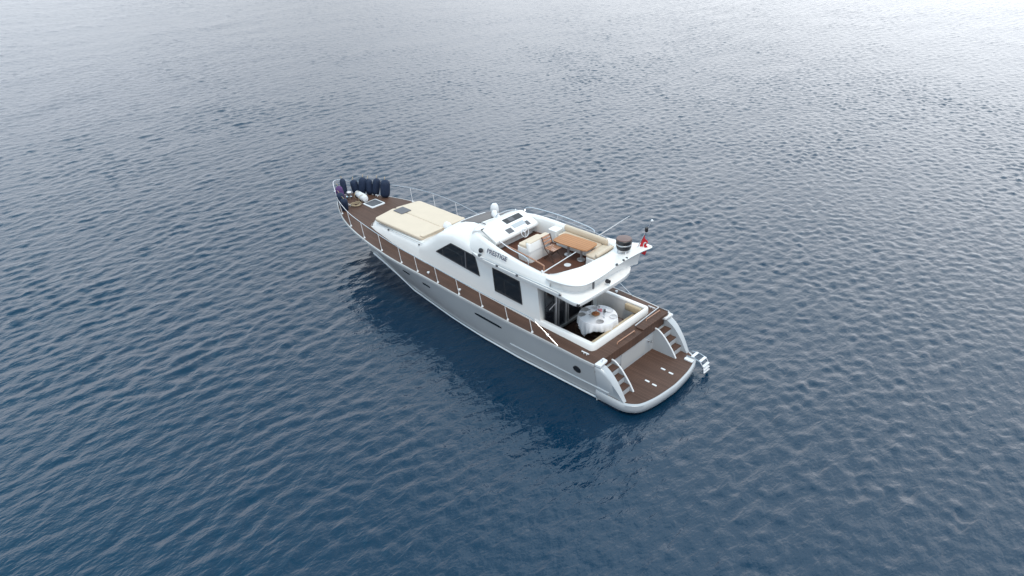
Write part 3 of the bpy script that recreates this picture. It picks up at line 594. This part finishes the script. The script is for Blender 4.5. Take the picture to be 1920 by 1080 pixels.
# ------------------------------------------------------------------ cushions
def cushion(name, q, z0, z1, label, m_='cream', r=.08, cat='cushion', group=None, front=None):
    x0, x1, y0, y1 = q; P = rrect(*q, r)
    if front: P = [(x+(front*(1-((y-front_c)/1.27)**2) if x > x1-.3 else 0), y) for x, y in P]
    o = thing(name, ((x0+x1)/2, (y0+y1)/2, z0), label, cat, group); b = MB()
    cx, cy = (x0+x1)/2, (y0+y1)/2; sh = lambda k: [(cx+(x-cx)*(1-k/(x1-x0)*2), cy+(y-cy)*(1-k/(y1-y0)*2)) for x, y in P]
    h = z1-z0; b.loft([[(x, y, z) for x, y in sh(k)] for k, z in ((.02, z0), (0, z0+h*.2), (0, z0+h*.78), (.012, z1-.008), (.03, z1), (.09, z1+.004))])
    b.build('cushion_pad', m_, o, sharp=60); return o
front_c = 0
def sunpad(y0, y1, label):
    q = (11.5, 14.55, y0, y1); o = cushion('sunpad_cushion', q, 2.73, 2.87, label, 'cream', .12, 'sunpad', 'sunpad cushions on the coachroof', front=.22)
    return o
o1 = sunpad(.008, 1.27, 'cream sunpad cushion on the port half of the coachroof, nearest the grey hull side')
o2 = sunpad(-1.27, -.008, 'cream sunpad cushion on the far starboard half of the coachroof')
for o, y0, y1 in ((o1, .05, 1.2), (o2, -1.2, -.05)):
    b = MB(); b.prism(rrect(11.46, 11.68, y0, y1, .08), 2.872, 2.93); b.build('head_bolster', 'cream', o, bevel=.04, seg=3)
cushion('seat_cushion', (4.3, 6.05, -1.36, -.86), 3.82, 3.93, 'cream seat cushion along the starboard side of the flybridge table', group='flybridge settee cushions')
cushion('seat_cushion', (3.76, 4.28, -1.36, -.3), 3.82, 3.93, 'cream corner seat cushion at the aft end of the flybridge table', group='flybridge settee cushions')
cushion('backrest_cushion', (4.1, 6.1, -1.43, -1.3), 3.94, 4.16, 'long cream backrest cushion on the starboard flybridge coaming', r=.05, group='flybridge settee cushions')
cushion('backrest_cushion', (3.72, 3.86, -1.25, -.28), 3.94, 4.08, 'short cream backrest cushion against the aft wing', r=.05, group='flybridge settee cushions')
cushion('bench_cushion', (2.42, 2.86, .02, 1.45), 1.42, 1.54, 'tan cockpit bench cushion on the near port half of the stern bench', 'cream2', group='cockpit bench cushions')
cushion('bench_cushion', (2.42, 2.86, -1.45, -.02), 1.42, 1.54, 'tan cockpit bench cushion on the starboard half of the stern bench', 'cream2', group='cockpit bench cushions')
cushion('bench_back_cushion', (2.5, 3.2, -1.46, -1.32), 1.6, 1.85, 'tan upright cushion in the starboard aft corner of the cockpit', 'cream2', r=.05, group='cockpit bench cushions')

o = thing('folding_chair', (5.44, .1, 3.486), 'wooden folding chair between the helm seat and the teak flybridge table', 'chair')
def fc(name, boxes, m_='darkwood'):
    b = MB()
    for p, q, r in boxes: b.tube([(5.44+p[0], .1+p[1], 3.486+p[2]), (5.44+q[0], .1+q[1], 3.486+q[2])], r, 6)
    b.build(name, m_, o)
for y in (-.22, .22):
    fc('leg', [((-.24, y, .02), (.2, y, .46), .02)]); fc('leg', [((.24, y*.9, .02), (-.2, y*.9, .46), .02)]); fc('back_post', [((.18, y, .44), (.34, y, .86), .018)])
b = MB()
for k in range(5): b.box(5.44-.22+.09*k, 5.44-.15+.09*k, -.12, .32, 3.486+.455, 3.486+.475)
b.build('seat', 'wood', o)
b = MB()
for k in range(3): b.loft([[(5.44+.235+.055*k+dx, y, 3.486+.6+.1*k+dz) for dx, dz in ((-.01, -.03), (.01, -.035), (.035, .03), (.015, .035))] for y in (-.12, .32)])
b.build('backrest', 'wood', o)

# ------------------------------------------------------------------ dining table, cloth and what lies on it
TC = (3.5, -.12); TZ = 1.8
t_ = thing('dining_table', (*TC, 1.05), 'round dining table standing in the cockpit under the white cloth', 'table')
b = MB(); b.lathe([(.001, TZ-.05), (.66, TZ-.05), (.68, TZ-.025), (.66, TZ-.006), (.001, TZ-.006)], (*TC, 0), 40); b.build('table_top', 'darkwood', t_)
b = MB(); b.lathe([(.32, 1.05), (.3, 1.09), (.07, 1.14), (.06, 1.6), (.16, 1.75)], (*TC, 0), 20); b.build('pedestal', 'darkwood', t_)
cl = thing('tablecloth', (*TC, TZ), 'white linen tablecloth hanging in points over the round cockpit table', 'tablecloth')
rings = []; NA = 160; rot = math.radians(128)
def cloth_pt(a, f):
    c4 = max(abs(math.cos(a-rot)), abs(math.sin(a-rot))); ext = min(.96/c4, 1.34)-.69                     # square cloth: overhang per direction
    if f <= 1: return (TC[0]+.69*f*math.cos(a), TC[1]+.69*f*math.sin(a), TZ+.004)
    g = f-1; dropz = ext*g; rip = .02*math.sin(a*11+.7)*min(1, g*1.6)+.02*math.sin(a*23+2)*g; fl_ = .03*min(1, g*2)-.18*g*max(0, ext-.55)+.05*g*math.sin(a*7+1)
    r = .69+.02*min(1, g*6)+fl_*.5+rip
    return (TC[0]+r*math.cos(a), TC[1]+r*math.sin(a), TZ+.004-.012*min(1, g*8)-dropz*.97-.008*math.sin(a*9)*g)
b = MB()
for f in (.03, .25, .5, .75, .92, .985, 1.0, 1.02, 1.1, 1.25, 1.45, 1.7, 1.85, 2.0): rings.append([cloth_pt(2*math.pi*k/NA, f) for k in range(NA)])
b.loft(rings, caps=(True, False)); b.build('cloth', 'cloth', cl, sharp=80, solid=.006)
PL = [((3.92, .28), 'white dinner plate at the port forward edge of the round table, nearest the glass doors'), ((3.14, .22), 'white dinner plate at the near port side of the round table above the cloth point'),
      ((2.98, -.36), 'white dinner plate at the aft edge of the round table facing the bench'), ((3.35, -.62), 'white dinner plate at the far starboard aft edge of the round table'),
      ((3.85, -.5), 'white dinner plate at the far starboard forward edge of the round table'), ((4.05, -.08), 'white dinner plate at the forward edge of the round table by the sliding doors')]
for (x, y), lab in PL:
    o = thing('dinner_plate', (x, y, TZ+.006), lab, 'plate', 'dinner plates on the cockpit table')
    b = MB(); b.lathe([(.07, 0), (.085, .006), (.14, .022), (.14, .026), (.085, .012), (.001, .01)], (x, y, TZ+.006), 24); b.build('plate_dish', 'china', o)
    b = MB(); b.lathe([(.12, .0205), (.14, .025), (.14, .028), (.12, .0235)], (x, y, TZ+.006), 24); b.build('plate_rim', 'alu', o)
def glass(x, y, lab):
    o = thing('wine_glass', (x, y, TZ+.006), lab, 'glass', 'glasses on the cockpit table'); b = MB(); b.lathe([(.04, 0), (.035, .005), (.006, .012), (.006, .09), (.035, .12), (.042, .17), (.034, .22), (.03, .22), (.038, .17), (.001, .1)], (x, y, TZ+.006), 14); b.build('glass_bowl', 'wine', o)
glass(3.72, .08, 'stemmed glass between the fruit bowl and the near port plates'); glass(3.2, -.1, 'stemmed glass between the fruit bowl and the aft bench plates'); glass(3.7, -.3, 'stemmed glass beside the pink flowers on the round table')
o = thing('fruit_bowl', (3.52, -.02, TZ+.006), 'bowl heaped with orange brown fruit in the middle of the round table', 'bowl'); b = MB(); b.lathe([(.06, 0), (.08, .01), (.15, .07), (.16, .08), (.14, .075), (.001, .03)], (3.52, -.02, TZ+.006), 20); b.build('bowl_dish', 'rope', o)
for i in range(7):
    a = i*2*math.pi/6; r = .08 if i < 6 else 0; b = MB(); b.ball((3.52+r*math.cos(a), -.02+r*math.sin(a), TZ+.09+(.05 if i == 6 else 0)), .05); b.build('fruit', 'fruit', o)
o = thing('flower_arrangement', (3.5, -.26, TZ+.006), 'small pink flower arrangement beside the fruit bowl on the round table', 'flowers'); b = MB(); b.lathe([(.03, 0), (.045, .04), (.03, .09)], (3.5, -.26, TZ+.006), 12); b.build('vase', 'china', o)
b = MB()
for i in range(14): a = rnd.uniform(0, 6.28); r = rnd.uniform(0, .09); b.ball((3.5+r*math.cos(a), -.26+r*math.sin(a), TZ+.12+rnd.uniform(0, .06)), .035, .8, 8)
b.build('blossoms', 'rose', o)
o = thing('pepper_pot', (3.42, -.42, TZ+.006), 'small dark pot on the starboard side of the round table', 'pot'); b = MB(); b.lathe([(.045, 0), (.05, .05), (.035, .09), (.04, .11), (.001, .12)], (3.42, -.42, TZ+.006), 14); b.build('pot_body', 'dark_grey', o)
def stool(x, y, rz, lab):
    o = thing('dining_stool', (x, y, 1.05), lab, 'stool', 'dark wooden stools at the cockpit table'); c, s = math.cos(rz), math.sin(rz); T = lambda px, py, pz: (x+px*c-py*s, y+px*s+py*c, 1.05+pz)
    def bx(x0, x1, y0, y1, z0, z1, name):
        b = MB(); b.loft([[T(a, q, z) for a, q in ((x0, y0), (x1, y0), (x1, y1), (x0, y1))] for z in (z0, z1)]); b.build(name, 'darkwood', o, bevel=.008)
    bx(-.2, .2, -.2, .2, .4, .45, 'seat')
    for a in (-.18, .18):
        for q in (-.18, .18): bx(a-.02, a+.02, q-.02, q+.02, 0, .4, 'leg')
        bx(a-.012, a+.012, -.16, .16, .14, .17, 'stretcher')
stool(3.8, .36, math.radians(-80), 'dark wooden stool low under the near port side of the tablecloth')
stool(2.98, -.62, math.radians(50), 'dark wooden stool between the round table and the stern bench')

# ------------------------------------------------------------------ fenders on the fore deck
def fender(x, y, r, h, lean, lab, m_='navy', z=None):
    z = zc(x, y) if z is None else z; o = thing('boat_fender', (x, y, z), lab, 'fender', 'fenders stowed at the bow rail')
    ax = Vector((lean[0], lean[1], 1)); b = MB(); b.lathe([(.02, 0), (r*.55, .02), (r*.9, .1*h), (r, .25*h), (r*1.02, .5*h), (r, .76*h), (r*.92, .88*h), (r*.6, .96*h), (r*.2, h), (.02, h*1.01)], (x, y, z), 18, ax)
    b.build('fender_cover', m_, o, sharp=70); p = Vector((x, y, z))+ax.normalized()*h
    b = MB(); b.tube([p-Vector((0, 0, .02)), p+Vector((.02, .02, .07)), p+Vector((.06, -.06 if y < 0 else .06, .12))], .014); b.build('fender_rope', 'rope', o)
fender(18.3, -.5, .18, .7, (.12, .1), 'navy covered fender at the foremost end of the starboard row')
fender(18.08, -.62, .19, .84, (-.1, -.16), 'second navy covered fender from the bow in the starboard row')
fender(17.78, -.9, .185, .76, (.13, -.05), 'third navy covered fender from the bow in the starboard row')
fender(17.54, -1.02, .18, .83, (-.06, -.2), 'fourth navy covered fender from the bow, beside the fattest one')
fender(17.0, -1.18, .23, .86, (-.02, -.1), 'fattest navy fender at the aft end of the starboard row, set a little apart')
fender(17.5, .86, .17, .72, (.06, .12), 'navy fender standing inside the port bow rail, aft of the purple one')
fender(17.15, 1.0, .16, .66, (-.25, .16), 'navy fender slumped aft along the port bow rail, closest to the side deck')
fender(18.0, .55, .17, .78, (.1, .08), 'purple covered fender standing between the navy ones at the port bow', 'purple')
fender(18.55, .0, .14, .76, (.18, -.05), 'navy fender at the very tip of the bow beside the anchor roller')
o = thing('canvas_bundle', (17.5, -.25, zc(17.5, -.25)), 'white canvas wrapped bundle lying on the fore deck ahead of the hatch', 'bundle')
b = MB(); b.lathe([(.02, 0), (.12, .03), (.15, .2), (.17, .5), (.18, .75), (.13, .93), (.02, .98)], (17.98, -.28, zc(17.9, -.3)+.16), 14, (-1, .18, -.02)); b.build('canvas_cover', 'canvas', o)
for x in (17.25, 17.7): b = MB(); b.tube([(x, -.1-.18*math.cos(t)+(x-17.6)*-.18, zc(x, 0)+.17+.18*math.sin(t)) for t in [2*math.pi*i/14 for i in range(15)]], .012); b.build('lashing', 'rope', o)
o = thing('rope_coil', (17.15, .42, zc(17.15, .42)), 'small coil of tan rope on the port fore deck below the fenders', 'rope')
b = MB(); b.tube([(17.15+(.1+.006*i)*math.cos(i*.55), .42+(.07+.006*i)*math.sin(i*.55), zc(17.15, .42)+.02+.0022*i) for i in range(34)], .018, 6); b.build('coil', 'rope', o)

# ------------------------------------------------------------------ canister and flag on the aft wing
o = thing('black_canister', (3.2, -1.08, 4.05), 'round black canister with a brown lid standing on the aft wing of the flybridge', 'canister')
cz = 4.04
b = MB(); b.lathe([(.18, .14), (.24, .17), (.27, .26), (.28, .47), (.29, .51), (.27, .53)], (3.2, -1.08, cz), 28); b.build('canister_body', 'black', o)
b = MB(); b.lathe([(.27, .525), (.26, .56), (.001, .585)], (3.2, -1.08, cz), 28); b.build('canister_lid', 'brown', o)
b = MB(); b.lathe([(.28, .33), (.288, .34), (.288, .37), (.28, .38)], (3.2, -1.08, cz), 28); b.build('canister_band', 'alu', o)
for i in range(3): a = 2.1*i+.5; b = MB(); b.tube([(3.2+.2*math.cos(a), -1.08+.2*math.sin(a), cz-.03), (3.2+.19*math.cos(a), -1.08+.19*math.sin(a), cz+.16)], .025); b.build('canister_foot', 'white', o)
o = thing('ensign_flag', (2.86, -1.72, 4.4), 'red flag with a white crescent drooping from the staff on the aft wing', 'flag')
top_, bot_ = Vector((2.80, -1.75, 4.62)), Vector((2.93, -1.67, 4.18)); b = MB(); rings = []; nU, nV = 22, 14
for i in range(nU+1):
    u = i/nU; R = []
    for j in range(nV+1):
        v = j/nV; h = top_+(bot_-top_)*v; fold = .05*math.sin(u*9+v*2)*u**.5
        R.append(h+Vector((-.16*u, -.02*u, -.42*u**.8*(1-.15*v)))+Vector((fold*.6, fold, 0)))
    rings.append(R)
b.loft(rings, closed=False); b.build('flag_cloth', 'red', o, sharp=80, solid=.006)
def fpt(u, v, d):
    h = top_+(bot_-top_)*v; fold = .05*math.sin(u*9+v*2)*u**.5; return h+Vector((-.16*u, -.02*u, -.42*u**.8*(1-.15*v)))+Vector((fold*.6, fold, 0))+d
b = MB(); P = []
for k in range(17): a = math.radians(40+280*k/16); P.append((.42+.17*math.cos(a), .5+.3*math.sin(a)))
for k in range(17): a = math.radians(320-280*k/16); P.append((.46+.13*math.cos(a), .5+.24*math.sin(a)))
for d in (Vector((-.012, .012, 0)), Vector((.012, -.012, 0))):
    vs = [fpt(u, v, d) for u, v in P]; b.add(vs, [(k, k+1, 32-k, 33-k) for k in range(16)])
b.build('crescent', 'white', o, solid=.002)
